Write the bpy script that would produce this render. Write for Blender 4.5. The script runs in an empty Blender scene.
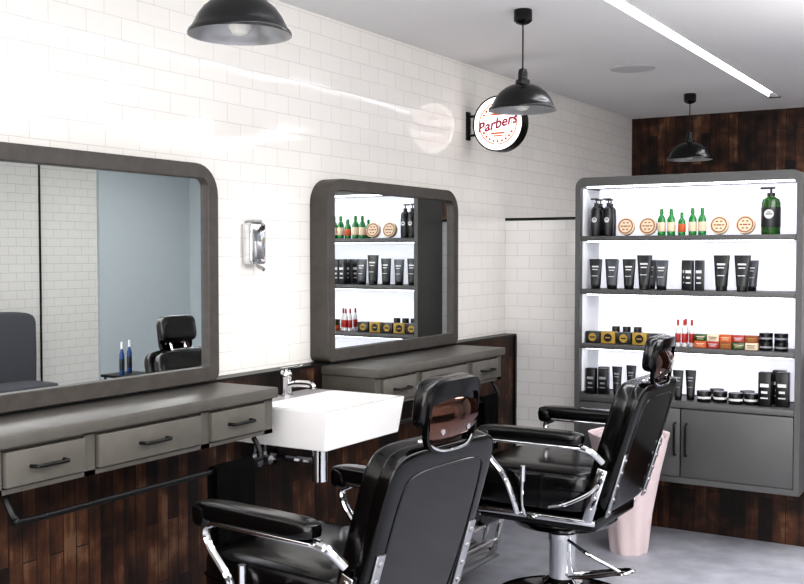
import bpy, bmesh, math, random
from mathutils import Vector, Matrix
random.seed(7)
S = bpy.context.scene
COL = S.collection
S.view_settings.view_transform = 'Standard'
try: S.view_settings.look = 'Medium High Contrast'
except Exception: pass

# ---------------------------------------------------------------- materials
def lin(h):
    h = h.lstrip('#'); o = []
    for i in (0, 2, 4):
        c = int(h[i:i+2], 16)/255
        o.append(c/12.92 if c <= 0.04045 else ((c+0.055)/1.055)**2.4)
    return (*o, 1)

def mat(name, col, rough=0.5, metal=0.0, emit=0, ecol=None, noise=0, nscale=20, bump=0, coat=0, trans=0, spec=None):
    m = bpy.data.materials.new(name); m.use_nodes = True
    nt = m.node_tree; b = nt.nodes['Principled BSDF']
    c = lin(col)
    b.inputs['Base Color'].default_value = c
    b.inputs['Roughness'].default_value = rough
    b.inputs['Metallic'].default_value = metal
    if coat: b.inputs['Coat Weight'].default_value = coat; b.inputs['Coat Roughness'].default_value = 0.08
    if trans: b.inputs['Transmission Weight'].default_value = trans
    if spec is not None: b.inputs['Specular IOR Level'].default_value = spec
    if emit:
        b.inputs['Emission Color'].default_value = lin(ecol or col)
        b.inputs['Emission Strength'].default_value = emit
    n = nt.nodes.new('ShaderNodeTexNoise'); n.inputs['Scale'].default_value = nscale; n.inputs['Detail'].default_value = 6
    g = nt.nodes.new('ShaderNodeNewGeometry'); nt.links.new(g.outputs['Position'], n.inputs['Vector'])
    if noise:
        mx = nt.nodes.new('ShaderNodeMix'); mx.data_type = 'RGBA'
        mx.inputs[6].default_value = tuple(x*(1-noise) for x in c[:3])+(1,)
        mx.inputs[7].default_value = tuple(min(1, x*(1+noise)) for x in c[:3])+(1,)
        nt.links.new(n.outputs['Fac'], mx.inputs[0]); nt.links.new(mx.outputs[2], b.inputs['Base Color'])
    if bump:
        bp = nt.nodes.new('ShaderNodeBump'); bp.inputs['Strength'].default_value = bump; bp.inputs['Distance'].default_value = 0.004
        nt.links.new(n.outputs['Fac'], bp.inputs['Height']); nt.links.new(bp.outputs['Normal'], b.inputs['Normal'])
    return m

def plane_vec(nt, order):
    g = nt.nodes.new('ShaderNodeNewGeometry'); s = nt.nodes.new('ShaderNodeSeparateXYZ'); c = nt.nodes.new('ShaderNodeCombineXYZ')
    nt.links.new(g.outputs['Position'], s.inputs[0])
    for i, a in enumerate(order): nt.links.new(s.outputs[a], c.inputs[i])
    return c.outputs[0], g

def tile_mat(name, order, col='#ECE9E6', grout='#DCD7D5'):
    m = bpy.data.materials.new(name); m.use_nodes = True; nt = m.node_tree; b = nt.nodes['Principled BSDF']
    L = nt.links.new
    v, g = plane_vec(nt, order)
    def brick():
        br = nt.nodes.new('ShaderNodeTexBrick'); L(v, br.inputs['Vector'])
        br.inputs['Scale'].default_value = 1; br.inputs['Brick Width'].default_value = 0.15; br.inputs['Row Height'].default_value = 0.072
        br.inputs['Mortar Size'].default_value = 0.0017; br.inputs['Mortar Smooth'].default_value = 0.5
        return br
    br = brick(); c = lin(col)
    br.inputs['Color1'].default_value = c; br.inputs['Color2'].default_value = tuple(x*0.97 for x in c[:3])+(1,)
    br.inputs['Mortar'].default_value = lin(grout)
    L(br.outputs['Color'], b.inputs['Base Color'])
    # each tile sits at a very slightly different angle
    rb = brick(); rb.inputs['Color1'].default_value = (0, 0, 0, 1); rb.inputs['Color2'].default_value = (1, 1, 1, 1); rb.inputs['Mortar'].default_value = (0.5, 0.5, 0.5, 1)
    def math_(op, a, q):
        n = nt.nodes.new('ShaderNodeMath'); n.operation = op; L(a, n.inputs[0])
        if q is not None: n.inputs[1].default_value = q
        return n.outputs[0]
    r1 = math_('MULTIPLY', math_('SUBTRACT', rb.outputs['Color'], 0.5), 0.018)
    r2 = math_('MULTIPLY', math_('SUBTRACT', math_('FRACT', math_('MULTIPLY', rb.outputs['Color'], 13.7), None), 0.5), 0.014)
    cx = nt.nodes.new('ShaderNodeCombineXYZ'); L(r2, cx.inputs[order[0]]); L(r1, cx.inputs[order[1]])
    ad = nt.nodes.new('ShaderNodeVectorMath'); ad.operation = 'ADD'; L(g.outputs['Normal'], ad.inputs[0]); L(cx.outputs[0], ad.inputs[1])
    no = nt.nodes.new('ShaderNodeVectorMath'); no.operation = 'NORMALIZE'; L(ad.outputs[0], no.inputs[0])
    inv = nt.nodes.new('ShaderNodeMath'); inv.operation = 'SUBTRACT'; inv.inputs[0].default_value = 1
    L(br.outputs['Fac'], inv.inputs[1])
    bp = nt.nodes.new('ShaderNodeBump'); bp.inputs['Strength'].default_value = 0.3; bp.inputs['Distance'].default_value = 0.0015
    L(inv.outputs[0], bp.inputs['Height']); L(no.outputs[0], bp.inputs['Normal'])
    L(bp.outputs['Normal'], b.inputs['Normal'])
    b.inputs['Roughness'].default_value = 0.06
    return m

def wood_mat(name, order, bright=1.0, length=0.7, width=0.07):
    m = bpy.data.materials.new(name); m.use_nodes = True; nt = m.node_tree; b = nt.nodes['Principled BSDF']
    v, g = plane_vec(nt, order)
    br = nt.nodes.new('ShaderNodeTexBrick'); nt.links.new(v, br.inputs['Vector'])
    br.inputs['Scale'].default_value = 1; br.inputs['Brick Width'].default_value = length; br.inputs['Row Height'].default_value = width
    br.inputs['Mortar Size'].default_value = 0.0018; br.inputs['Mortar Smooth'].default_value = 0.1; br.offset = 0.37
    br.inputs['Color1'].default_value = (0, 0, 0, 1); br.inputs['Color2'].default_value = (1, 1, 1, 1); br.inputs['Mortar'].default_value = (0, 0, 0, 1)
    mp = nt.nodes.new('ShaderNodeMapping'); mp.inputs['Scale'].default_value = (4, 40, 1); nt.links.new(v, mp.inputs['Vector'])
    n = nt.nodes.new('ShaderNodeTexNoise'); n.inputs['Scale'].default_value = 1; n.inputs['Detail'].default_value = 8; n.inputs['Roughness'].default_value = 0.65
    nt.links.new(mp.outputs[0], n.inputs['Vector'])
    n2 = nt.nodes.new('ShaderNodeTexNoise'); n2.inputs['Scale'].default_value = 9; n2.inputs['Detail'].default_value = 5
    nt.links.new(g.outputs['Position'], n2.inputs['Vector'])
    a = nt.nodes.new('ShaderNodeMath'); a.operation = 'MULTIPLY_ADD'; a.inputs[1].default_value = 0.5; nt.links.new(br.outputs['Color'], a.inputs[0])
    s2 = nt.nodes.new('ShaderNodeMath'); s2.operation = 'MULTIPLY_ADD'; s2.inputs[1].default_value = 0.9; s2.inputs[2].default_value = -0.93
    nt.links.new(n.outputs['Fac'], s2.inputs[0])
    s3 = nt.nodes.new('ShaderNodeMath'); s3.operation = 'MULTIPLY_ADD'; s3.inputs[1].default_value = 1.5
    nt.links.new(n2.outputs['Fac'], s3.inputs[0]); nt.links.new(s2.outputs[0], s3.inputs[2]); nt.links.new(s3.outputs[0], a.inputs[2])
    cr = nt.nodes.new('ShaderNodeValToRGB'); e = cr.color_ramp.elements
    cols = [(0.0, '#120B08'), (0.3, '#2A1810'), (0.55, '#4E2F1F'), (0.8, '#754A31'), (1.0, '#A0785A')]
    e[0].position, e[0].color = 0, lin(cols[0][1]); e[1].position, e[1].color = 1, lin(cols[-1][1])
    for p, c in cols[1:-1]:
        x = e.new(p); x.color = lin(c)
    for x in e: x.color = tuple(min(1, q*bright) for q in x.color[:3])+(1,)
    nt.links.new(a.outputs[0], cr.inputs[0])
    mx = nt.nodes.new('ShaderNodeMix'); mx.data_type = 'RGBA'; mx.inputs[7].default_value = (0.003, 0.002, 0.002, 1)
    nt.links.new(br.outputs['Fac'], mx.inputs[0]); nt.links.new(cr.outputs[0], mx.inputs[6]); nt.links.new(mx.outputs[2], b.inputs['Base Color'])
    bp = nt.nodes.new('ShaderNodeBump'); bp.inputs['Strength'].default_value = 0.5; bp.inputs['Distance'].default_value = 0.003
    nt.links.new(n.outputs['Fac'], bp.inputs['Height']); nt.links.new(bp.outputs['Normal'], b.inputs['Normal'])
    b.inputs['Roughness'].default_value = 0.55; b.inputs['Specular IOR Level'].default_value = 0.3
    return m

M = {}
M['tileL'] = tile_mat('tile_side_wall', (1, 2, 0), '#F2EFEA', '#DAD6D1')
M['tileR'] = tile_mat('tile_opposite_wall', (1, 2, 0), '#BEBDB9', '#95938F')
M['tileP'] = tile_mat('tile_partition', (0, 2, 1), '#ECEAE8', '#CFCBCA')
M['woodL'] = wood_mat('reclaimed_wood_side', (2, 1, 0), 0.36, 0.33, 0.05)
M['woodB'] = wood_mat('reclaimed_wood_back', (2, 0, 1), 0.45, 0.35, 0.065)
M['ceil'] = mat('ceiling_paint', '#E4E3E3', 0.8, noise=0.02, nscale=2)
M['speaker'] = mat('speaker_grille', '#C6C4C6', 0.8)
M['floor'] = mat('polished_concrete', '#A0A2AB', 0.4, noise=0.5, nscale=8, bump=0.15)
M['van'] = mat('vanity_grey_oak', '#53504B', 0.42, noise=0.3, nscale=14, bump=0.1)
M['vanD'] = mat('vanity_drawer_grey', '#5A5751', 0.4, noise=0.2, nscale=18, bump=0.1)
M['frame'] = mat('mirror_frame_grey', '#45413D', 0.5, noise=0.45, nscale=24, bump=0.15)
M['unit'] = mat('shelf_unit_grey', '#505050', 0.45, noise=0.06, nscale=10)
M['mirror'] = mat('mirror_silver', '#EDF0F0', 0.0, 1.0)
M['black'] = mat('black_metal', '#080809', 0.38, 0.0, spec=0.35)
M['lampblk'] = mat('black_enamel', '#070708', 0.24, 0.0)
M['lampin'] = mat('lamp_inner_enamel', '#A8A8A8', 0.3, 0.6)
M['bulb'] = mat('bulb_glass', '#D8D6D0', 0.15)
M['vinyl'] = mat('black_vinyl', '#030304', 0.17, noise=0.1, nscale=60, bump=0.06, spec=0.5)
M['vinyl2'] = mat('black_plastic_shell', '#030303', 0.14, spec=0.4)
M['chrome'] = mat('chrome', '#D9DADC', 0.08, 1.0)
M['steel'] = mat('brushed_steel', '#AFAFB1', 0.28, 1.0)
M['brown_reflection'] = mat('brown_reflection_plate', '#6E5046', 0.05, 1.0)  # chrome headrest plate, its brown reflection put into the base colour
M['ceram'] = mat('white_ceramic', '#E6E5E4', 0.08, coat=0.3)
M['led'] = mat('led_diffuser', '#FFFFFF', 0.5, emit=14, ecol='#FBFAFF')
M['ledS'] = mat('shelf_led', '#FFFFFF', 0.5, emit=8, ecol='#F4F8FF')
M['back'] = mat('shelf_backlit_panel', '#ECEDF2', 0.5, emit=0.5, ecol='#F2F3FF')
M['whitep'] = mat('white_shelf_lining', '#E8E9ED', 0.5)
M['signw'] = mat('sign_lightbox_face', '#FFFFFF', 0.4, emit=1.3, ecol='#FFF8F4')
M['signo'] = mat('sign_orange_print', '#D06A3C', 0.5, emit=0.15)
M['signm'] = mat('sign_maroon_print', '#963048', 0.5, emit=0.1)
M['teal'] = mat('grey_door_paint', '#9EA6A9', 0.5, noise=0.03)
M['sofa'] = mat('grey_fabric', '#3E3F44', 0.9, noise=0.15, nscale=90, bump=0.4)
M['towel'] = mat('black_towel', '#050506', 0.95, noise=0.3, nscale=150, bump=0.8, spec=0.1)
M['pink'] = mat('pale_pink_cloth', '#DDCCCD', 0.9, noise=0.05, nscale=60, bump=0.3)
M['pblack'] = mat('product_black', '#08090A', 0.3)
M['pblack2'] = mat('product_charcoal', '#1D1F22', 0.3)
M['pgrey'] = mat('product_slate', '#45484E', 0.3)
M['pgreen'] = mat('green_glass', '#0A7A32', 0.12, coat=0.5)
M['pdgreen'] = mat('dark_green_plastic', '#1E4A14', 0.2, coat=0.4)
M['cream'] = mat('cream_label', '#E0CBB0', 0.5)
M['orange'] = mat('orange_print', '#BC5A28', 0.5)
M['yellow'] = mat('yellow_carton', '#A8893A', 0.5)
M['red'] = mat('red_plastic', '#A02422', 0.35)
M['white'] = mat('white_label', '#D6D6D6', 0.45)
M['grey'] = mat('grey_label', '#8A8C90', 0.45)
M['blue'] = mat('blue_plastic', '#1B3A6A', 0.3)
M['brown'] = mat('brown_carton', '#8A4A28', 0.6)

# ---------------------------------------------------------------- mesh builder
class B:
    def __init__(s): s.bm = bmesh.new()
    def _m(s, t, mi=0, X=None):
        bmesh.ops.recalc_face_normals(t, faces=t.faces)
        for f in t.faces: f.material_index = mi
        if X is not None: t.transform(X)
        me = bpy.data.meshes.new('t'); t.to_mesh(me); t.free(); s.bm.from_mesh(me); bpy.data.meshes.remove(me); return s
    def box(s, c, d, bev=0.0, seg=2, mi=0, X=None, taper=None):
        t = bmesh.new(); bmesh.ops.create_cube(t, size=1)
        for v in t.verts:
            if taper and v.co.z < 0: v.co.x *= taper[0]; v.co.y *= taper[1]
            v.co = Vector((v.co.x*d[0], v.co.y*d[1], v.co.z*d[2]))
        if bev: bmesh.ops.bevel(t, geom=t.edges[:]+t.verts[:], offset=bev, segments=seg, affect='EDGES', profile=0.5)
        for v in t.verts: v.co += Vector(c)
        return s._m(t, mi, X)
    def cyl(s, p0, p1, r, r2=None, seg=20, mi=0, X=None):
        p0, p1 = Vector(p0), Vector(p1); d = p1-p0; t = bmesh.new()
        bmesh.ops.create_cone(t, cap_ends=True, segments=seg, radius1=r, radius2=r if r2 is None else r2, depth=d.length)
        t.transform(Matrix.Translation((p0+p1)/2) @ d.to_track_quat('Z', 'Y').to_matrix().to_4x4())
        return s._m(t, mi, X)
    def lathe(s, prof, c=(0, 0, 0), seg=32, mi=0, X=None, sy=1.0):
        t = bmesh.new(); rings = []
        for r, z in prof:
            if r < 1e-5: rings.append([t.verts.new((c[0], c[1], c[2]+z))])
            else: rings.append([t.verts.new((c[0]+r*math.cos(2*math.pi*i/seg), c[1]+sy*r*math.sin(2*math.pi*i/seg), c[2]+z)) for i in range(seg)])
        for a, b in zip(rings, rings[1:]):
            for i in range(seg):
                j = (i+1) % seg
                if len(a) == 1 and len(b) == 1: continue
                if len(a) == 1: t.faces.new((a[0], b[i], b[j]))
                elif len(b) == 1: t.faces.new((a[i], a[j], b[0]))
                else: t.faces.new((a[i], a[j], b[j], b[i]))
        return s._m(t, mi, X)
    def pad(s, c, d, e=0.4, nu=32, nv=16, mi=0, X=None):
        t = bmesh.new()
        f = lambda w, k: math.copysign(abs(w)**k, w)
        rings = []
        for j in range(nv+1):
            ph = -math.pi/2+math.pi*j/nv
            if j in (0, nv): rings.append([t.verts.new((c[0], c[1], c[2]+d[2]/2*f(math.sin(ph), e)))]); continue
            rings.append([t.verts.new((c[0]+d[0]/2*f(math.cos(ph), e)*f(math.cos(2*math.pi*i/nu), e),
                                       c[1]+d[1]/2*f(math.cos(ph), e)*f(math.sin(2*math.pi*i/nu), e),
                                       c[2]+d[2]/2*f(math.sin(ph), e))) for i in range(nu)])
        for a, b in zip(rings, rings[1:]):
            for i in range(nu):
                k = (i+1) % nu
                if len(a) == 1: t.faces.new((a[0], b[i], b[k]))
                elif len(b) == 1: t.faces.new((a[i], a[k], b[0]))
                else: t.faces.new((a[i], a[k], b[k], b[i]))
        return s._m(t, mi, X)
    def tube(s, pts, r, seg=10, mi=0, sub=6, X=None):
        P = [Vector(p) for p in pts]
        if sub > 1 and len(P) > 2:
            Q = []; E = [P[0]*2-P[1]]+P+[P[-1]*2-P[-2]]
            for i in range(1, len(E)-2):
                a, b, c, d = E[i-1:i+3]
                for k in range(sub):
                    u = k/sub
                    Q.append(0.5*((2*b)+(-a+c)*u+(2*a-5*b+4*c-d)*u*u+(-a+3*b-3*c+d)*u**3))
            Q.append(P[-1]); P = Q
        t = bmesh.new(); rings = []; prev = None
        for i, p in enumerate(P):
            d = (P[min(i+1, len(P)-1)]-P[max(i-1, 0)]).normalized()
            if prev is None:
                n = d.orthogonal().normalized()
            else:
                n = (prev-d*prev.dot(d)).normalized()
            prev = n; b = d.cross(n)
            rings.append([t.verts.new(p+r*(math.cos(2*math.pi*k/seg)*n+math.sin(2*math.pi*k/seg)*b)) for k in range(seg)])
        for a, b in zip(rings, rings[1:]):
            for k in range(seg): t.faces.new((a[k], a[(k+1) % seg], b[(k+1) % seg], b[k]))
        t.faces.new(rings[0]); t.faces.new(rings[-1])
        return s._m(t, mi, X)
    def ring(s, o, i, ro, ri, d0, d1, mp, mi=0, n=6):
        def loop(q, rr):
            u0, v0, u1, v1 = q; out = []
            for (cx, cy, a0, r, sx, sy) in ((u0, v0, 180, rr[0], 1, 1), (u1, v0, 270, rr[1], -1, 1), (u1, v1, 0, rr[2], -1, -1), (u0, v1, 90, rr[3], 1, -1)):
                for k in range(n+1):
                    a = math.radians(a0+90*k/n); r_ = max(r, 0.0005)
                    out.append((cx+sx*r_+r_*math.cos(a), cy+sy*r_+r_*math.sin(a)))
            return out
        t = bmesh.new(); O = loop(o, ro); I = loop(i, ri); L = []
        for pts, d in ((O, d0), (O, d1), (I, d1), (I, d0)):
            L.append([t.verts.new(mp(u, v, d)) for u, v in pts])
        N = len(O)
        for a, b in ((0, 1), (1, 2), (2, 3), (3, 0)):
            for k in range(N): t.faces.new((L[a][k], L[a][(k+1) % N], L[b][(k+1) % N], L[b][k]))
        return s._m(t, mi)
    def obj(s, name, mats, parent=None, loc=(0, 0, 0), rot=None, angle=35, smooth=True, bevel=0):
        me = bpy.data.meshes.new(name); s.bm.to_mesh(me); s.bm.free()
        for m in (mats if isinstance(mats, (list, tuple)) else [mats]): me.materials.append(M[m] if isinstance(m, str) else m)
        if smooth:
            for p in me.polygons: p.use_smooth = True
            me.set_sharp_from_angle(angle=math.radians(angle))
        o = bpy.data.objects.new(name, me); COL.objects.link(o); o.location = loc
        if rot: o.rotation_euler = rot
        if parent: o.parent = parent
        if bevel:
            b = o.modifiers.new('bevel', 'BEVEL'); b.width = bevel; b.segments = 2; b.limit_method = 'ANGLE'
        return o

def thing(name, loc, label, cat, rot=(0, 0, 0), group=None):
    e = bpy.data.objects.new(name, None); e.empty_display_size = 0.1; COL.objects.link(e); e.location = loc; e.rotation_euler = rot
    e['label'] = label; e['category'] = cat
    if group: e['group'] = group
    return e
def tag(o, label, cat, group=None):
    o['label'] = label; o['category'] = cat
    if group: o['group'] = group
    return o
def copy_tree(o, loc, parent=None, label=None, rotz=None):
    n = o.copy(); COL.objects.link(n)
    if parent: n.parent = parent
    else:
        n.location = loc
        if rotz is not None: n.rotation_euler[2] = rotz
        if label: n['label'] = label
    for c in list(o.children): copy_tree(c, None, n)
    return n
def struct(o): o['kind'] = 'structure'; return o
def text_mesh(txt, size, name, m, parent, loc, rot=(math.pi/2, 0, 0), ext=0.001, shear=0, off=0.0):
    cu = bpy.data.curves.new(name+'_c', 'FONT'); cu.body = txt; cu.size = size; cu.align_x = 'CENTER'; cu.align_y = 'CENTER'; cu.extrude = ext; cu.shear = shear; cu.offset = off
    t = bpy.data.objects.new('tmp', cu); COL.objects.link(t); bpy.context.view_layer.update()
    me = bpy.data.meshes.new_from_object(t.evaluated_get(bpy.context.evaluated_depsgraph_get()))
    bpy.data.objects.remove(t); me.materials.clear(); me.materials.append(M[m])
    o = bpy.data.objects.new(name, me); COL.objects.link(o); o.location = loc; o.rotation_euler = rot; o.parent = parent
    return o

# ---------------------------------------------------------------- room
CH = 2.46; XR = 4.6; YF = 7.57; YN = -1.8; YP = 5.4
struct(B().box((-0.05, (YN+YF)/2, CH/2), (0.1, YF-YN, CH)).obj('wall_left', 'tileL', smooth=False))
struct(B().box((XR/2, YF+0.05, CH/2), (XR+0.2, 0.1, CH)).obj('wall_back', 'woodB', smooth=False))
struct(B().box((XR+0.05, (YN+YF)/2, CH/2), (0.1, YF-YN, CH)).obj('wall_right', 'tileR', smooth=False))
struct(B().box((XR/2, (YN+YF)/2, -0.05), (XR+0.2, YF-YN+0.2, 0.1)).obj('floor', 'floor', smooth=False))
bc = B()
sl = [(1.115, 1.185), (3.2, 3.27)]  # second strip is an unseen extra, added as ceiling fill light
xs = [-0.1, sl[0][0], sl[0][1], sl[1][0], sl[1][1], XR+0.1]
for a, b_ in ((0, 1), (2, 3), (4, 5)):
    bc.box(((xs[a]+xs[b_])/2, (YN+YF)/2, CH+0.05), (xs[b_]-xs[a], YF-YN+0.2, 0.1))
for s0, s1 in sl:
    bc.box(((s0+s1)/2, (7.02+YF+0.1)/2, CH+0.05), (s1-s0, YF+0.1-7.02, 0.1))
    bc.box(((s0+s1)/2, 3.0, CH+0.09), (s1-s0, 9.6, 0.02))
struct(bc.obj('ceiling', 'ceil', smooth=False))
struct(B().box((0.9, YP+0.05, 0.82), (1.8, 0.1, 1.64)).obj('wall_partition', 'tileP', smooth=False))
struct(B().box((0.9, YP+0.05, 1.648), (1.8, 0.11, 0.014)).obj('trim_1', 'black', smooth=False))
struct(B().box((1.18, YP-0.01, 0.47), (1.24, 0.02, 0.94)).obj('trim_2', 'woodB', smooth=False))
struct(B().box((0.035, (YN+5.39)/2, 0.492), (0.07, 5.39-YN, 0.984)).obj('trim_3', 'woodL', smooth=False))
struct(B().box((0.037, (YN+5.395)/2, 0.989), (0.076, 5.395-YN, 0.01)).obj('trim_4', 'black', smooth=False))
struct(B().box((0.073, 5.38, 0.492), (0.012, 0.02, 0.984)).obj('trim_5', 'black', smooth=False))
struct(B().box((XR-0.015, 6.98, 1.15), (0.03, 1.16, 2.3)).obj('door_1', 'teal', smooth=False))
struct(B().box((4.12, YF-0.015, 1.15), (0.9, 0.03, 2.3)).obj('door_2', 'teal', smooth=False))
struct(B().box((XR-0.008, 5.78, 1.23), (0.016, 0.008, 2.46)).obj('trim_6', 'black', smooth=False))
st = B()
for x in (0.05, 1.55, 3.05, 4.55): st.box((x, YN, CH/2), (0.06, 0.08, CH))
st.box((XR/2, YN, 0.12), (XR, 0.08, 0.24)); st.box((XR/2, YN, 2.4), (XR, 0.08, 0.1))
struct(st.obj('window_1', 'black', smooth=False))

for i, (s0, s1) in enumerate(sl):
    e = thing('ceiling_light_strip', ((s0+s1)/2, 2.6, CH), 'long recessed white linear ceiling light with black end cap', 'ceiling light', group='linear ceiling lights')
    B().box((0, 0, 0.03), (s1-s0-0.012, 8.7, 0.01)).obj('light_diffuser', 'led', e, smooth=False)
    for sx in (-1, 1): B().box((sx*((s1-s0)/2-0.003), 0, 0.02), (0.006, 8.8, 0.045)).obj('channel_rim', 'whitep', e, smooth=False)
    B().box((0, 4.375, 0.015), (s1-s0, 0.05, 0.04)).obj('end_cap', 'black', e, smooth=False)
e = thing('ceiling_speaker', (0.708, 5.51, CH), 'flush round white ceiling speaker', 'speaker')
B().lathe([(0, -0.006), (0.1, -0.006), (0.118, -0.004), (0.122, 0)], seg=40).obj('grille', 'speaker', e)

# ---------------------------------------------------------------- pendant lamps
def pendant(loc):
    e = thing('pendant_lamp', loc, 'black metal dome pendant lamp hanging on a cord', 'pendant lamp', group='black dome pendant lamps')
    drop = 0.415
    B().lathe([(0, 0), (0.036, 0), (0.038, -0.006), (0.038, -0.045), (0.028, -0.055), (0.012, -0.062), (0, -0.062)]).obj('ceiling_rose', 'lampblk', e)
    B().cyl((0, 0, -0.055), (0, 0, -drop+0.16), 0.0035, seg=8).obj('cord', 'black', e)
    B().lathe([(0.006, 0.175), (0.016, 0.17), (0.02, 0.155), (0.02, 0.13), (0.03, 0.125), (0.032, 0.1)], (0, 0, -drop)).obj('lamp_holder', 'lampblk', e)
    out = [(0.032, 0.108), (0.05, 0.104), (0.075, 0.092), (0.098, 0.073), (0.115, 0.05), (0.125, 0.03), (0.130, 0.02), (0.138, 0.012), (0.141, 0.006), (0.141, 0.0)]
    B().lathe(out, (0, 0, -drop), seg=48).obj('lamp_shade', 'lampblk', e)
    inn = [(0.0, 0.100), (0.032, 0.1), (0.05, 0.098), (0.074, 0.087), (0.096, 0.068), (0.112, 0.047), (0.122, 0.028), (0.128, 0.017), (0.136, 0.009), (0.1405, 0.0)]
    B().lathe(inn, (0, 0, -drop), seg=48).obj('shade_lining', 'lampin', e)
    B().lathe([(0, -0.002), (0.02, 0.003), (0.033, 0.02), (0.035, 0.038), (0.026, 0.06), (0.017, 0.08), (0.016, 0.1)], (0, 0, -drop), seg=24).obj('light_bulb', 'bulb', e)
    return e
L0 = pendant((0.74, 2.2, CH))
copy_tree(L0, (0.77, 3.96, CH)); copy_tree(L0, (0.72, 6.57, CH))

# ---------------------------------------------------------------- wall mirrors
def wmirror(y0, w, label):
    z0, z1 = 0.996, 1.768
    e = thing('wall_mirror', (0, y0, 0), label, 'mirror', group='framed station mirrors')
    mp = lambda u, v, d: (d, u, v)
    B().ring((0, z0, w, z1), (0.052, z0+0.052, w-0.052, z1-0.052), (0.03, 0.03, 0.11, 0.11), (0.008, 0.008, 0.03, 0.03), 0.001, 0.095, mp, n=8).obj('frame', 'frame', e, bevel=0.003)
    B().box((0.045, w/2, (z0+z1)/2), (0.06, w-0.09, z1-z0-0.09)).obj('mirror_glass', 'mirror', e, smooth=False)
    return e
wmirror(1.70, 1.14, 'wide rounded mirror in thick grey-brown frame above vanity')
wmirror(3.515, 1.14, 'wide rounded mirror in thick grey-brown frame reflecting product shelves')

# ---------------------------------------------------------------- vanities
def vanity(y0):
    w = 1.17
    e = thing('vanity_cabinet', (0.07, y0, 0.017), 'floating grey-brown vanity with three black-handled drawers', 'vanity', group='floating vanities')
    B().box((0.1415, w/2, 0.95), (0.28, w+0.01, 0.036), 0.004).obj('countertop', 'van', e)
    b = B().box((0.125, w/2, 0.869), (0.25, w-0.01, 0.122))
    b.box((0.254, w/2, 0.9285), (0.016, w-0.01, 0.007)).box((0.254, w/2, 0.815), (0.016, w-0.01, 0.014))
    b.box((0.254, 0.028, 0.869), (0.016, 0.045, 0.122)).box((0.254, w-0.028, 0.869), (0.016, 0.045, 0.122))
    b.box((0.254, 0.343, 0.869), (0.016, 0.04, 0.122)).box((0.254, 0.82, 0.869), (0.016, 0.04, 0.122))
    b.obj('body', 'van', e, smooth=False)
    for a, c in ((0.055, 0.318), (0.368, 0.79), (0.84, 1.11)):
        d = B().box((0.262, (a+c)/2, 0.873), (0.026, c-a, 0.094), 0.003).obj('drawer', 'vanD', e)
        m = (a+c)/2; hl = 0.055
        B().tube([(0.272, m-hl, 0.873), (0.297, m-hl+0.004, 0.873), (0.3, m-hl+0.012, 0.873), (0.3, m, 0.873), (0.3, m+hl-0.012, 0.873), (0.297, m+hl-0.004, 0.873), (0.272, m+hl, 0.873)], 0.0055, sub=4).obj('handle', 'black', d)
    return e
vanity(1.68); vanity(3.50)

def rail(y0, y1, label):
    e = thing('towel_rail', (0.30, y0, 0.806), label, 'towel rail', group='towel rails')
    L = y1-y0
    B().tube([(0, 0.02, 0.009), (0.02, 0.02, -0.02), (0.035, 0.03, -0.05), (0.04, 0.07, -0.06), (0.04, L/2, -0.06), (0.04, L-0.07, -0.06), (0.035, L-0.03, -0.05), (0.02, L-0.02, -0.02), (0, L-0.02, 0.009)], 0.009, sub=6).obj('bar', 'black', e)
    return e
rail(1.74, 2.80, 'black metal towel rail curved under the vanity'); rail(3.55, 4.65, 'black metal towel rail curved under the vanity')
def towel(y, w, zb, label):
    e = thing('towel', (0.34, y, 0.746), label, 'towel', group='black towels on rails')
    b = B(); t = bmesh.new(); rows = []
    nb = int((0.746-zb)/0.05)
    path = [(-0.0165, -0.05*k) for k in range(nb-1, -1, -1)]+[(-0.011, 0.009), (0.0, 0.0135), (0.011, 0.009)]+[(0.0165, -0.05*k) for k in range(0, nb+1)]
    for k, (x, z) in enumerate(path):
        rows.append([t.verts.new((x+0.005*math.sin(i*1.1)*(min(1, abs(z)*4)), (i/12-0.5)*w*(1-0.1*min(1, abs(z)*3)), z)) for i in range(13)])
    for a, c in zip(rows, rows[1:]):
        for i in range(12): t.faces.new((a[i], a[i+1], c[i+1], c[i]))
    b._m(t); o = b.obj('towel_cloth', 'towel', e)
    s = o.modifiers.new('s', 'SOLIDIFY'); s.thickness = 0.006
    return e
towel(2.62, 0.19, 0.36, 'black towel folded over the rail below the vanity')
towel(4.50, 0.15, 0.46, 'black towel folded over the rail below the vanity')

# ---------------------------------------------------------------- sink
e = thing('sink', (0.07, 2.915, 0.9), 'white rectangular wall-hung ceramic basin', 'sink')
W, D, H = 0.51, 0.455, 0.14
def mp(u, v, d):
    if d < -0.1: u *= 0.95; v = 0.255+(v-0.255)*0.96
    return (u, v, d)
b = B().ring((0, 0, D, W), (0.12, 0.016, D-0.016, W-0.016), (0.012,)*4, (0.03,)*4, -H, 0.0, mp)
b.box((D*0.95/2, W/2, -H+0.010), (D*0.95-0.004, W*0.96-0.004, 0.016))
b.obj('basin', 'ceram', e, bevel=0.004)
B().cyl((0.26, W/2, -H+0.018), (0.26, W/2, -H+0.023), 0.022).obj('drain', 'chrome', e)
b = B().cyl((0.23, W/2, -H), (0.23, W/2, -H-0.05), 0.02).cyl((0.23, W/2, -H-0.05), (0.23, W/2, -H-0.17), 0.03)
b.tube([(0.23, W/2, -H-0.10), (0.17, W/2, -H-0.10), (0.12, W/2, -H-0.10), (0.0, W/2, -H-0.10)], 0.014)
b.cyl((0.0, W/2, -H-0.10), (0.012, W/2, -H-0.10), 0.032)
b.obj('drain_trap', 'chrome', e)
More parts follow.
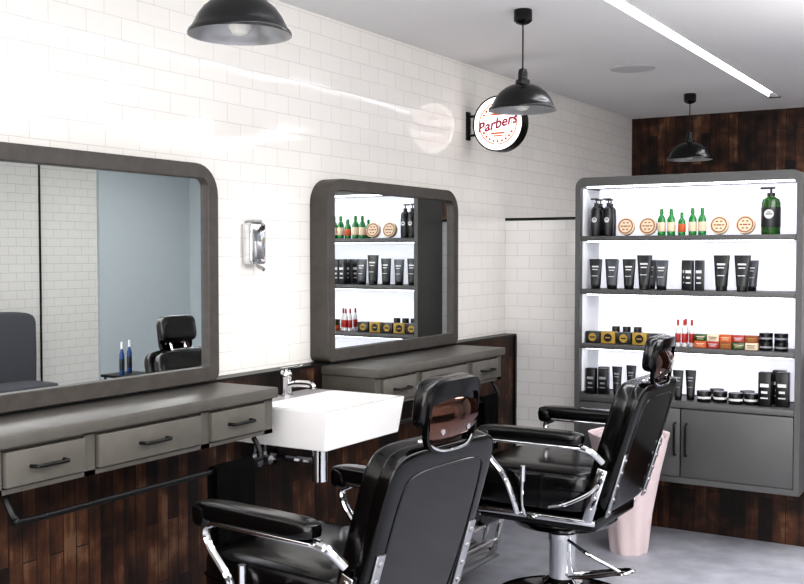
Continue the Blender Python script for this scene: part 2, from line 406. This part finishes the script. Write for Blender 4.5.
for yy in (0.1, 0.16):
    B().cyl((0.0, yy, -H-0.09), (0.05, yy, -H-0.09), 0.012).cyl((0.04, yy, -H-0.09), (0.04, yy, -H-0.06), 0.01).cyl((0.05, yy, -H-0.09), (0.07, yy, -H-0.09), 0.018, seg=8).tube([(0.04, yy, -H-0.06), (0.05, yy, -H-0.02), (0.06, yy+0.03, -H+0.01)], 0.005).obj('valve', 'steel', e)
f = thing('faucet', (0.125, 3.19, 0.9), 'chrome single-lever mixer tap on the basin', 'faucet')
B().lathe([(0, 0), (0.027, 0), (0.027, 0.006), (0.022, 0.012), (0.021, 0.065), (0.024, 0.07), (0.024, 0.088), (0.018, 0.098), (0, 0.10)]).obj('body', 'chrome', f)
B().tube([(0.01, 0, 0.04), (0.05, 0, 0.05), (0.1, 0, 0.052), (0.125, 0, 0.048), (0.128, 0, 0.034)], 0.013).obj('spout', 'chrome', f)
B().box((0.03, 0, 0), (0.10, 0.022, 0.008), 0.003, X=Matrix.Translation((0, 0, 0.108)) @ Matrix.Rotation(math.radians(-10), 4, 'Y')).cyl((0, 0, 0.09), (0, 0, 0.108), 0.013).obj('handle', 'chrome', f)

# soap dispenser
e = thing('soap_dispenser', (0, 3.12, 1.395), 'chrome wall-mounted soap dispenser with push button', 'soap dispenser')
B().box((0.026, 0, 0.095), (0.052, 0.088, 0.16), 0.01, 3).obj('housing', 'chrome', e)
B().box((0.056, 0, 0.07), (0.012, 0.045, 0.07), 0.004).obj('push_plate', 'steel', e)
B().box((0.028, 0, 0.179), (0.044, 0.05, 0.012), 0.004).obj('lid', 'steel', e)
B().tube([(0.04, 0, 0.02), (0.05, 0, 0.005), (0.066, 0, 0.0), (0.075, 0, -0.006)], 0.007).obj('nozzle', 'steel', e)

# ---------------------------------------------------------------- lightbox sign
e = thing('lightbox_sign', (0, 4.93, 2.13), 'round white lit projecting sign with orange emblem and script', 'sign')
r = 0.138; cx = 0.195
Xr = Matrix.Translation((cx, 0, 0)) @ Matrix.Rotation(math.pi/2, 4, 'X')
B().lathe([(r, 0.035), (r+0.007, 0.035), (r+0.007, -0.035), (r, -0.035), (r, 0.035)], seg=56, X=Xr).obj('rim', 'black', e)
B().lathe([(0, 0.031), (r, 0.031), (r, -0.031), (0, -0.031)], seg=56, X=Xr).obj('light_face', 'signw', e, smooth=False)
B().box((0.005, 0, 0), (0.010, 0.04, 0.15), 0.002).box((0.03, 0, 0.05), (0.06, 0.016, 0.012)).box((0.03, 0, -0.05), (0.06, 0.016, 0.012)).obj('bracket', 'black', e)
b = B()
for r0, r1 in ((0.104, 0.110), (0.077, 0.081)):
    b.lathe([(r0, 0.0315), (r0, 0.033), (r1, 0.033), (r1, 0.0315)], seg=48, X=Xr)
for k in range(24):
    a = 2*math.pi*k/24
    if abs(math.sin(a)) < 0.35: continue
    b.box((0, 0, 0), (0.013, 0.012, 0.002), X=Xr @ Matrix.Translation((0.0925*math.cos(a), 0.0925*math.sin(a), 0.0325)) @ Matrix.Rotation(a, 4, 'Z'))
b.box((0, 0.048, 0.0325), (0.08, 0.010, 0.002), X=Xr).box((0, -0.050, 0.0325), (0.08, 0.010, 0.002), X=Xr)
b.box((0, 0.063, 0.0325), (0.04, 0.010, 0.002), X=Xr).box((0, -0.064, 0.0325), (0.05, 0.008, 0.002), X=Xr)
b.obj('emblem', 'signo', e, smooth=False)
text_mesh('Barbers', 0.074, 'script_lettering', 'signm', e, (cx-0.005, -0.037, -0.002), rot=(math.pi/2, math.radians(-12), 0), shear=0.35, off=0.0018)

# ---------------------------------------------------------------- shelf unit
UX0, UX1, UY0, UY1, UZ0, UZ1 = 0.55, 1.675, 5.09, 5.375, 0.31, 1.845
e = thing('display_shelf_unit', (0, 0, 0), 'grey backlit display shelf with cupboard doors below', 'shelf unit')
mp = lambda u, v, d: (u, d, v)
B().ring((UX0, UZ0, UX1, UZ1), (UX0+0.028, UZ0+0.03, UX1-0.028, UZ1-0.045), (0.003, 0.003, 0.05, 0.05), (0.002, 0.002, 0.02, 0.02), UY0, UY1, mp).obj('body', 'unit', e, bevel=0.002)
B().box(((UX0+UX1)/2, UY1-0.012, 1.27), (UX1-UX0-0.05, 0.012, 1.1)).obj('back_panel', 'back', e, smooth=False)
SH = [1.53, 1.255, 0.972]
for z in SH:
    o = B().box(((UX0+UX1)/2, (UY0+UY1)/2-0.01, z), (UX1-UX0-0.056, UY1-UY0-0.03, 0.026), 0.002).obj('shelf', 'unit', e)
    B().box(((UX0+UX1)/2, UY0+0.05, z-0.0155), (UX1-UX0-0.1, 0.016, 0.005)).obj('shelf_light', 'ledS', o, smooth=False)
B().box(((UX0+UX1)/2, UY0+0.05, UZ1-0.049), (UX1-UX0-0.1, 0.03, 0.006)).obj('top_light', 'ledS', e, smooth=False)
B().box(((UX0+UX1)/2, (UY0+UY1)/2, 0.70), (UX1-UX0-0.056, UY1-UY0-0.01, 0.03), 0.002).obj('cabinet_top', 'unit', e)
for x in (UX0+0.0305, UX1-0.0305): B().box((x, (UY0+UY1)/2+0.01, 1.26), (0.004, 0.24, 1.06)).obj('side_lining', 'whitep', e, smooth=False)
xm = (UX0+UX1)/2
for k, (a, c) in enumerate(((UX0+0.03, xm-0.003), (xm+0.003, UX1-0.03))):
    d = B().box(((a+c)/2, UY0+0.009, 0.512), (c-a, 0.02, 0.338), 0.002).obj('door', 'unit', e)
    hx = xm-0.025 if k == 0 else xm+0.03
    B().tube([(hx, UY0, 0.45), (hx, UY0-0.022, 0.455), (hx, UY0-0.025, 0.47), (hx, UY0-0.025, 0.53), (hx, UY0-0.025, 0.59), (hx, UY0-0.022, 0.605), (hx, UY0, 0.61)], 0.006, sub=3).obj('handle', 'black', d)

# ---------------------------------------------------------------- products
ZA, ZB, ZC, ZD = 1.5435, 1.2685, 0.9855, 0.7155
def place(t, lst, group, y=5.17):
    t['group'] = group
    first = True
    for it in lst:
        x, z = it[0], it[1]; yy = it[2] if len(it) > 2 else y; lab = it[3] if len(it) > 3 else None
        if first:
            t.location = (x, yy, z); first = False
            if lab: t['label'] = lab
        else: copy_tree(t, (x, yy, z), label=lab)

def pump(name, body, r, h, label):
    o = B().lathe([(0, 0), (r*0.95, 0), (r, 0.006), (r, h*0.66), (r*0.85, h*0.73), (r*0.4, h*0.78), (r*0.38, h*0.8), (0, h*0.8)], seg=24).lathe([(r+0.0006, h*0.15), (r+0.0012, h*0.16), (r+0.0012, h*0.55), (r+0.0006, h*0.56)], seg=24, mi=1).obj(name, [body, 'pblack2'])
    tag(o, label, 'bottle')
    B().cyl((0, 0, h*0.8), (0, 0, h*0.86), r*0.42).cyl((0, 0, h*0.86), (0, 0, h*0.95), r*0.12).box((-r*0.35, 0, h*0.965), (r*1.5, r*0.45, h*0.04), 0.002).obj('pump_head', 'pblack', o)
    bb = B().lathe([(0, 0), (r*0.5, 0), (r*0.5, 0.0012), (0, 0.0012)], seg=20, X=Matrix.Translation((0, -r-0.0006, h*0.42)) @ Matrix.Rotation(math.pi/2, 4, 'X'))
    bb.box((0, -r-0.0022, h*0.42), (r*0.7, 0.0012, h*0.02), mi=1).box((0, -r-0.0022, h*0.46), (r*0.45, 0.0012, h*0.015), mi=1).obj('label', ['white', 'pblack'], o, smooth=False)
    return o
place(pump('pump_bottle', 'pblack', 0.027, 0.2, 'tall black pump bottle with round white mark'), [(0.635, ZA), (0.695, ZA, 5.19), (0.625, ZA, 5.26), (0.675, ZA, 5.28)], 'black pump bottles on the top shelf')
place(pump('pump_bottle', 'pdgreen', 0.044, 0.23, 'large dark green pump bottle with black pump'), [(1.515, ZA)], 'green pump bottle on the top shelf')

def sbottle(name, body, cap, lab, r, h, label):
    o = B().lathe([(0, 0), (r*0.95, 0), (r, 0.004), (r, h*0.6), (r*0.7, h*0.7), (r*0.35, h*0.78), (r*0.35, h*0.8), (0, h*0.8)], seg=18).lathe([(r+0.0005, h*0.15), (r+0.001, h*0.16), (r+0.001, h*0.48), (r+0.0005, h*0.49)], seg=18, mi=1).obj(name, [body, lab])
    tag(o, label, 'bottle')
    B().cyl((0, 0, h*0.79), (0, 0, h), r*0.5, r*0.42, seg=14).obj('cap', cap, o)
    return o
place(sbottle('bottle', 'pgreen', 'pgreen', 'cream', 0.02, 0.135, 'small bright green glass bottle with pale label'), [(0.983, ZA), (1.032, ZA), (1.140, ZA), (1.188, ZA)], 'green bottles on the top shelf')
place(sbottle('bottle', 'pgreen', 'pgreen', 'orange', 0.018, 0.115, 'small green bottle with orange label'), [(1.086, ZA, 5.17), (1.005, ZA, 5.27), (1.16, ZA, 5.27)], 'orange-labelled green bottles on the top shelf')
place(sbottle('bottle', 'white', 'red', 'red', 0.013, 0.135, 'slim white and red dropper bottle'), [(1.072, ZC), (1.104, ZC), (1.136, ZC, 5.19), (1.088, ZC, 5.25)], 'red and white bottles on the shelf')

def disc_tin():
    X = Matrix.Translation((0, 0, 0.0475)) @ Matrix.Rotation(math.radians(80), 4, 'X')
    o = B().lathe([(0, 0.012), (0.043, 0.012), (0.045, 0.01), (0.045, -0.012), (0, -0.012)], seg=36, X=X).obj('round_tin', 'cream')
    b = B().lathe([(0.033, 0.0125), (0.0345, 0.0135), (0.038, 0.0135), (0.039, 0.0125)], seg=36, X=X)
    for k in range(6):
        a = k*math.pi/3; b.box((0.020*math.cos(a), 0.020*math.sin(a), 0.013), (0.011, 0.006, 0.0015), X=X)
    b.box((0, 0, 0.013), (0.022, 0.006, 0.0015), X=X)
    b.obj('printed_badge', 'brown', o, smooth=False)
    return tag(o, 'round cream tin with brown badge propped upright', 'tin')
place(disc_tin(), [(0.795, ZA), (0.91, ZA), (1.27, ZA), (1.395, ZA)], 'round cream tins on the top shelf', y=5.18)

def tubep(w, h, body, lab, label):
    t = bmesh.new(); rings = []
    for (f, zz) in ((0, 0.12), (0.3, 0.4), (0.7, 0.75), (1, 1.0)):
        rx = w/2*(0.72+0.28*f); ry = w/2*0.62*(1-f)+0.0015
        rings.append([t.verts.new((rx*math.cos(2*math.pi*i/20), ry*math.sin(2*math.pi*i/20), h*zz)) for i in range(20)])
    for a, c in zip(rings, rings[1:]):
        for i in range(20): t.faces.new((a[i], a[(i+1) % 20], c[(i+1) % 20], c[i]))
    t.faces.new(rings[0]); t.faces.new(rings[-1])
    b = B(); b._m(t); o = b.obj('cosmetic_tube', body)
    tag(o, label, 'tube')
    B().lathe([(0, 0), (w*0.31, 0), (w*0.33, 0.002), (w*0.34, h*0.15), (0, h*0.15)], seg=20).obj('cap', 'pblack', o)
    X = Matrix.Translation((0, -w*0.17-0.0028, h*0.55)) @ Matrix.Rotation(-math.atan2(w*0.31, h*0.88), 4, 'X')
    B().box((0, 0, h*0.20), (w*0.5, 0.002, h*0.05), X=X).box((0, 0, h*0.10), (w*0.4, 0.002, h*0.03), X=X).box((0, 0, -h*0.12), (w*0.45, 0.002, h*0.02), X=X).obj('label', lab, o, smooth=False)
    return o
TB = 'dark squeeze tube standing on its cap, pale lettering'
place(tubep(0.072, 0.15, 'pgrey', 'white', TB), [(0.725, ZB), (0.985, ZB), (0.89, ZB, 5.29), (1.40, ZB, 5.29)], 'grey squeeze tubes on the shelf')
place(tubep(0.072, 0.155, 'pblack2', 'white', TB), [(0.635, ZB), (0.815, ZB), (0.68, ZB, 5.28)], 'charcoal squeeze tubes on the shelf')
place(tubep(0.08, 0.175, 'pblack2', 'white', TB), [(0.90, ZB, 5.16), (1.285, ZB), (1.385, ZB)], 'large charcoal squeeze tubes on the shelf')
place(tubep(0.055, 0.15, 'pblack2', 'grey', TB), [(0.755, ZD), (1.075, ZD), (1.13, ZD, 5.2), (0.8, ZD, 5.26)], 'squeeze tubes on the lower shelf')

def carton(w, d, h, c, l, label, name='carton', cat='box', badge=False):
    o = B().box((0, 0, h/2), (w, d, h), 0.0015).obj(name, c); tag(o, label, cat)
    if badge:
        bb = B().lathe([(0, 0), (h*0.36, 0), (h*0.36, 0.0012), (0, 0.0012)], seg=20, X=Matrix.Translation((0, -d/2-0.0002, h*0.5)) @ Matrix.Rotation(math.pi/2, 4, 'X'))
        bb.box((0, -d/2-0.0016, h*0.5), (h*0.45, 0.0010, h*0.12), mi=1)
        bb.obj('print', [l, c], o, smooth=False)
    else:
        B().box((0, -d/2-0.0006, h*0.62), (w*0.7, 0.0012, h*0.1)).box((0, -d/2-0.0006, h*0.42), (w*0.5, 0.0012, h*0.07)).box((w*0.0, -d/2-0.0006, h*0.25), (w*0.6, 0.0012, h*0.04)).obj('print', l, o, smooth=False)
    return o
place(carton(0.04, 0.034, 0.15, 'pblack2', 'white', 'slim black upright carton with white print'), [(1.125, ZB), (1.175, ZB, 5.18), (1.085, ZB, 5.26), (1.15, ZB, 5.27)], 'slim black cartons on the shelf')
place(carton(0.05, 0.04, 0.135, 'pblack', 'grey', 'black upright carton with grey print'), [(0.615, ZD), (0.675, ZD, 5.19), (0.65, ZD, 5.26)], 'black cartons on the lower shelf')
place(carton(0.058, 0.05, 0.165, 'pblack', 'white', 'black upright carton with white print'), [(1.50, ZD), (1.575, ZD, 5.2, 'black upright carton with white print at the end'), (1.54, ZD, 5.29)], 'tall black cartons on the lower shelf')
place(carton(0.076, 0.05, 0.06, 'yellow', 'pblack', 'small yellow carton with round black badge', badge=True), [(0.712, ZC), (0.88, ZC)], 'yellow cartons on the shelf')
place(carton(0.076, 0.05, 0.06, 'pblack2', 'yellow', 'small black carton with round yellow badge', badge=True), [(0.628, ZC), (0.796, ZC), (0.964, ZC)], 'black and yellow cartons on the shelf')
cs = [('orange', 'cream'), ('red', 'white'), ('brown', 'yellow'), ('pdgreen', 'cream'), ('cream', 'pblack')]
nm = {'orange': 'orange', 'red': 'red', 'brown': 'brown', 'pdgreen': 'dark green', 'cream': 'cream'}
for k, (c, l) in enumerate(cs):
    place(carton(0.058, 0.05, 0.034, c, l, 'flat %s wax carton in a low stack' % nm[c]), [(1.19+0.0615*k, ZC), (1.19+0.0615*((k+2) % 5), ZC+0.0343)], 'stacked coloured wax cartons')

def tin(r, h, c, l, label):
    o = B().lathe([(0, 0), (r*0.96, 0), (r, 0.002), (r, h*0.55), (r*0.98, h*0.56)], seg=24).lathe([(r*1.0, h*0.3), (r*1.01, h*0.31), (r*1.01, h*0.5), (r, h*0.51)], seg=24, mi=1).obj('tin', [c, l]); tag(o, label, 'tin')
    B().lathe([(r*0.9, h*0.55), (r*1.03, h*0.56), (r*1.03, h*0.97), (r*1.0, h), (0, h)], seg=24).obj('lid', 'pblack', o)
    return o
place(tin(0.031, 0.042, 'pblack', 'grey', 'round black pomade tin'), [(1.50, ZC), (1.57, ZC), (1.50, ZC+0.0425), (1.57, ZC+0.0425), (0.66, ZC, 5.3)], 'black tins on the shelf')
place(tin(0.034, 0.055, 'pblack', 'white', 'round black jar with white band'), [(1.205, ZD), (1.28, ZD, 5.19), (1.36, ZD), (1.43, ZD, 5.19), (1.24, ZD, 5.28), (1.39, ZD, 5.28)], 'black jars on the lower shelf')
place(tin(0.02, 0.08, 'white', 'red', 'small white and red jar with black lid'), [(0.70, ZC+0.0, 5.3), (0.76, ZC, 5.3), (0.82, ZC, 5.3)], 'small jars behind the cartons')

# ---------------------------------------------------------------- barber chair
def chair(loc, label, rotz=0):
    e = thing('barber_chair', loc, label, 'barber chair', rot=(0, 0, rotz), group='barber chairs')
    B().lathe([(0, 0), (0.285, 0), (0.295, 0.012), (0.285, 0.026), (0.2, 0.04), (0.12, 0.055), (0.085, 0.075), (0.0, 0.075)], seg=56).obj('base', 'vinyl2', e)
    B().lathe([(0.286, 0.008), (0.3, 0.012), (0.3, 0.02), (0.286, 0.03)], seg=56).obj('base_ring', 'chrome', e)
    B().lathe([(0.083, 0.06), (0.083, 0.1), (0.055, 0.115), (0.055, 0.26), (0.06, 0.27), (0.06, 0.3), (0.045, 0.31), (0.045, 0.35)], seg=32).obj('column', 'chrome', e)
    b = B().box((-0.02, 0, 0.405), (0.50, 0.46, 0.055), 0.015, 3).lathe([(0, 0.325), (0.13, 0.325), (0.2, 0.345), (0.225, 0.37), (0.225, 0.39), (0, 0.39)], seg=40)
    b.obj('seat_frame', 'vinyl2', e)
    for sy in (-1, 1):
        B().box((-0.02, sy*0.236, 0.415), (0.5, 0.012, 0.022), 0.004).obj('side_rail', 'chrome', e)
    s_ = B().pad((-0.05, 0, 0.52), (0.54, 0.48, 0.19), 0.32, 48, 20).obj('seat', 'vinyl', e)
    B().pad((-0.05, 0, 0.53), (0.546, 0.486, 0.012), 0.3, 48, 6).obj('seat_piping', 'vinyl2', s_)
    T = Matrix.Translation((0.215, 0, 0.47)) @ Matrix.Rotation(math.radians(17), 4, 'Y')
    B().pad((-0.01, 0, 0.265), (0.10, 0.46, 0.48), 0.3, 48, 24, X=T).obj('backrest', 'vinyl', e)
    B().pad((0.03, 0, 0.255), (0.055, 0.485, 0.53), 0.26, 64, 32, X=T).obj('back_shell', 'vinyl2', e)
    q = [(-0.17, 0.03), (-0.19, 0.2), (-0.185, 0.4), (-0.15, 0.455), (0, 0.465), (0.15, 0.455), (0.185, 0.4), (0.19, 0.2), (0.17, 0.03)]
    B().tube([(0.0575, y, z) for y, z in q], 0.003, X=T).obj('back_piping', 'vinyl', e)
    for sy in (-1, 1):
        bb = B().box((0.059, sy*0.212, 0.12), (0.008, 0.034, 0.26), 0.003, X=T)
        for zz in (0.01, 0.065, 0.12, 0.175, 0.225): bb.cyl((0.058, sy*0.212, zz), (0.068, sy*0.212, zz), 0.008, seg=12, X=T)
        bb.obj('back_bracket', 'steel', e)
        bb = B().box((0.0, sy*0.247, 0.06), (0.04, 0.010, 0.22), 0.004, X=T)
        for zz in (0.0, 0.05, 0.10, 0.15): bb.cyl((0.0, sy*0.25, zz), (0.0, sy*0.257, zz), 0.008, seg=12, X=T)
        bb.tube([(0.0, sy*0.247, 0.10), (-0.03, sy*0.25, 0.05), (-0.10, sy*0.252, -0.02), (-0.16, sy*0.245, -0.06)], 0.008, X=T)
        bb.obj('hinge_bracket', 'chrome', e)
        a = B().pad((-0.015, sy*0.295, 0.748), (0.44, 0.072, 0.055), 0.42, 32, 14).pad((-0.2, sy*0.295, 0.735), (0.07, 0.072, 0.07), 0.6, 24, 14).obj('armrest', 'vinyl', e)
        B().box((0.0, sy*0.295, 0.716), (0.40, 0.05, 0.012), 0.004).tube([(-0.17, sy*0.295, 0.712), (-0.205, sy*0.295, 0.69), (-0.19, sy*0.293, 0.64), (-0.13, sy*0.288, 0.57), (-0.10, sy*0.275, 0.49), (-0.09, sy*0.25, 0.42)], 0.012).tube([(0.19, sy*0.295, 0.715), (0.235, sy*0.285, 0.70), (0.27, sy*0.262, 0.66)], 0.013).obj('arm_support', 'chrome', a)
        B().cyl((-0.228, sy*0.295-0.0, 0.74), (-0.236, sy*0.295, 0.74), 0.02, seg=18).obj('arm_button', 'chrome', a)
    # headrest
    T2 = Matrix.Translation((0.385, 0, 0.985)) @ Matrix.Rotation(math.radians(8), 4, 'Y')
    h = B().pad((0.0, 0, 0.078), (0.058, 0.25, 0.14), 0.45, 40, 20, X=T2).obj('headrest', 'vinyl', e)
    cur = lambda u, v, d: tuple(T2 @ Vector((d-1.0*u*u, u, v)))
    B().ring((-0.117, -0.047, 0.117, 0.147), (-0.109, -0.039, 0.109, 0.107), (0.055, 0.055, 0.055, 0.055), (0.05, 0.05, 0.03, 0.03), 0.03, 0.045, cur).obj('headrest_rim', 'vinyl2', h)
    t = bmesh.new(); g = []
    for j in range(13):
        row = []
        for i in range(21):
            u = (-1+i/10); v = j/12
            y = 0.114*u*(0.84+0.16*min(1, 2*v)); z = -0.042+0.155*v
            row.append(t.verts.new((0.048-1.0*y*y-0.034*(2*v-1)**2, y, z)))
        g.append(row)
    for j in range(12):
        for i in range(20): t.faces.new((g[j][i], g[j][i+1], g[j+1][i+1], g[j+1][i]))
    b = B(); b._m(t, X=T2); p = b.obj('headrest_plate', 'brown_reflection', h); p['label'] = 'glossy headrest back plate, reflected brown put into its colour'
    B().tube([(0.030, -0.10, -0.02), (0.042, -0.06, -0.036), (0.045, 0, -0.04), (0.042, 0.06, -0.036), (0.030, 0.10, -0.02)], 0.004, X=T2).obj('headrest_trim', 'chrome', h)
    for sy in (-0.06, 0.06):
        B().cyl((0.034, sy, 0.012), (0.0435, sy, 0.012), 0.008, seg=14, X=T2).obj('headrest_screw', 'chrome', h)
    b = B()
    for sy in (-0.05, 0.05): b.tube([(0.365, sy, 0.87), (0.385, sy, 0.95), (0.40, sy, 1.0)], 0.007)
    b.box((0.37, 0, 0.955), (0.03, 0.15, 0.02), 0.005).obj('headrest_stem', 'chrome', e)
    B().tube([(-0.02, -0.25, 0.41), (-0.03, -0.31, 0.44), (-0.035, -0.325, 0.5), (-0.03, -0.33, 0.58)], 0.007).cyl((-0.03, -0.33, 0.57), (-0.028, -0.332, 0.63), 0.011, seg=14).obj('recline_lever', 'chrome', e)
    fr = B()
    for sy in (-0.18, 0.18):
        fr.tube([(-0.26, sy, 0.40), (-0.33, sy, 0.35), (-0.37, sy, 0.25), (-0.40, sy, 0.13), (-0.44, sy, 0.11)], 0.013)
        fr.box((0, sy, 0), (0.02, 0.008, 0.26), 0.002, X=Matrix.Translation((-0.43, 0, 0.25)) @ Matrix.Rotation(math.radians(14), 4, 'Y'))
    for zz, xx in ((0.34, -0.40), (0.24, -0.42), (0.17, -0.40)): fr.cyl((xx, -0.18, zz), (xx, 0.18, zz), 0.009)
    f = fr.obj('footrest', 'chrome', e)
    TF = Matrix.Translation((-0.46, 0, 0.12)) @ Matrix.Rotation(math.radians(18), 4, 'Y')
    b = B().box((0, 0, 0), (0.16, 0.40, 0.014), 0.005, X=TF)
    for k in range(5): b.box((-0.055+0.0275*k, 0, 0.009), (0.012, 0.36, 0.008), 0.002, X=TF)
    b.obj('foot_plate', 'steel', f)
    B().pad((-0.315, 0, 0.39), (0.07, 0.42, 0.16), 0.45).obj('calf_pad', 'vinyl', f)
    B().tube([(0.05, -0.05, 0.13), (0.16, -0.08, 0.16), (0.26, -0.09, 0.19), (0.31, -0.09, 0.2), (0.32, -0.05, 0.2), (0.26, -0.03, 0.19), (0.16, -0.01, 0.16), (0.05, 0.0, 0.13)], 0.009).tube([(0.28, -0.09, 0.2), (0.18, -0.14, 0.26), (0.08, -0.14, 0.31)], 0.007).obj('pump_pedal', 'chrome', e)
    return e
C1 = chair((0.885, 2.42, 0), 'black vinyl barber chair with chrome arms before a mirror', math.radians(-5))
C2 = copy_tree(C1, (0.95, 3.98, 0), label='black vinyl barber chair with chrome fittings near display shelf', rotz=0)

# ---------------------------------------------------------------- laundry hamper
e = thing('laundry_hamper', (0.93, 4.86, 0), 'pale pink cloth hamper with drooping folded towel', 'hamper')
t = bmesh.new(); rings = []
for z, r_ in ((0.0, 0.085), (0.02, 0.09), (0.2, 0.11), (0.4, 0.15), (0.54, 0.185), (0.58, 0.195), (0.575, 0.18), (0.5, 0.165)):
    rings.append([t.verts.new(((r_+0.005*math.sin(i*7*2*math.pi/96+z*5))*math.cos(2*math.pi*i/96), (r_+0.005*math.sin(i*7*2*math.pi/96+z*5))*math.sin(2*math.pi*i/96), z)) for i in range(96)])
for a, c in zip(rings, rings[1:]):
    for i in range(96): t.faces.new((a[i], a[(i+1) % 96], c[(i+1) % 96], c[i]))
t.faces.new(rings[0]); b = B(); b._m(t); b.obj('cloth_bin', 'pink', e)
B().pad((0, 0, 0.54), (0.33, 0.33, 0.12), 0.8).obj('folded_cloth', 'pink', e)

# ---------------------------------------------------------------- bench and trolley
e = thing('bench', (4.25, 4.75, 0), 'dark grey upholstered waiting bench against tiled wall', 'bench')
B().pad((0.26, 0, 0.66), (0.14, 1.75, 0.66), 0.2).obj('backrest', 'sofa', e)
B().pad((0.08, 0, 0.36), (0.42, 1.70, 0.16), 0.2).obj('seat', 'sofa', e)
for x in (-0.1, 0.22):
    for y in (-0.8, 0.8): B().cyl((x, y, 0), (x, y, 0.33), 0.02).obj('leg', 'black', e)
e = thing('trolley', (3.25, 5.45, 0), 'black salon trolley with flat top tray', 'trolley')
b = B()
for x in (-0.1, 0.1):
    for y in (-0.12, 0.12): b.cyl((x, y, 0.03), (x, y, 0.55), 0.01)
for x in (-0.1, 0.1):
    for y in (-0.12, 0.12): b.cyl((x-0.01, y, 0.025), (x+0.01, y, 0.025), 0.025)
b.obj('frame', 'black', e)
for z in (0.2, 0.4, 0.56): B().box((0, 0, z), (0.24, 0.30, 0.02), 0.006).obj('tray', 'black', e)
place(sbottle('bottle', 'blue', 'white', 'pblack2', 0.018, 0.24, 'slim blue bottle with white cap on a trolley'), [(3.21, 0.5705, 5.36), (3.30, 0.5705, 5.52)], 'blue bottles on the trolley')

# ---------------------------------------------------------------- lights
def area(name, loc, rot, sx, sy, energy, col=(1, 1, 1)):
    l = bpy.data.lights.new(name, 'AREA'); l.shape = 'RECTANGLE'; l.size = sx; l.size_y = sy; l.energy = energy; l.color = col
    o = bpy.data.objects.new(name, l); COL.objects.link(o); o.location = loc; o.rotation_euler = rot; return o
area('daylight_storefront', (2.3, YN+0.1, 1.3), (math.radians(90), 0, 0), 4.3, 2.1, 108, (1.0, 0.975, 0.95))
area('overhead_fill', (3.1, 1.7, CH-0.03), (0, 0, 0), 2.0, 6.0, 100, (1, 0.985, 0.965))  # broad out-of-view fill panel added overhead, no fixture there
area('upward_fill', (2.8, 2.3, 1.95), (math.radians(180), 0, 0), 1.2, 4.7, 100, (1, 0.99, 0.98))  # unseen up-facing fill added to brighten the ceiling
area('overhead_fill_far', (3.1, 6.3, CH-0.03), (0, 0, 0), 1.2, 1.2, 50, (1, 0.98, 0.97))  # unseen fill added above the far right of the room
w = bpy.data.worlds.new('World'); S.world = w; w.use_nodes = True
bg = w.node_tree.nodes['Background']; bg.inputs['Color'].default_value = (0.92, 0.95, 1.0, 1); bg.inputs['Strength'].default_value = 1.0

# ---------------------------------------------------------------- camera
cd = bpy.data.cameras.new('Camera'); cam = bpy.data.objects.new('Camera', cd); COL.objects.link(cam)
cd.sensor_width = 36; cd.lens = 1037/804*36; cd.clip_start = 0.05
cam.location = (2.6, 0, 1.45); cam.rotation_euler = (math.radians(90-2.1), 0, math.radians(31.4))
S.camera = cam
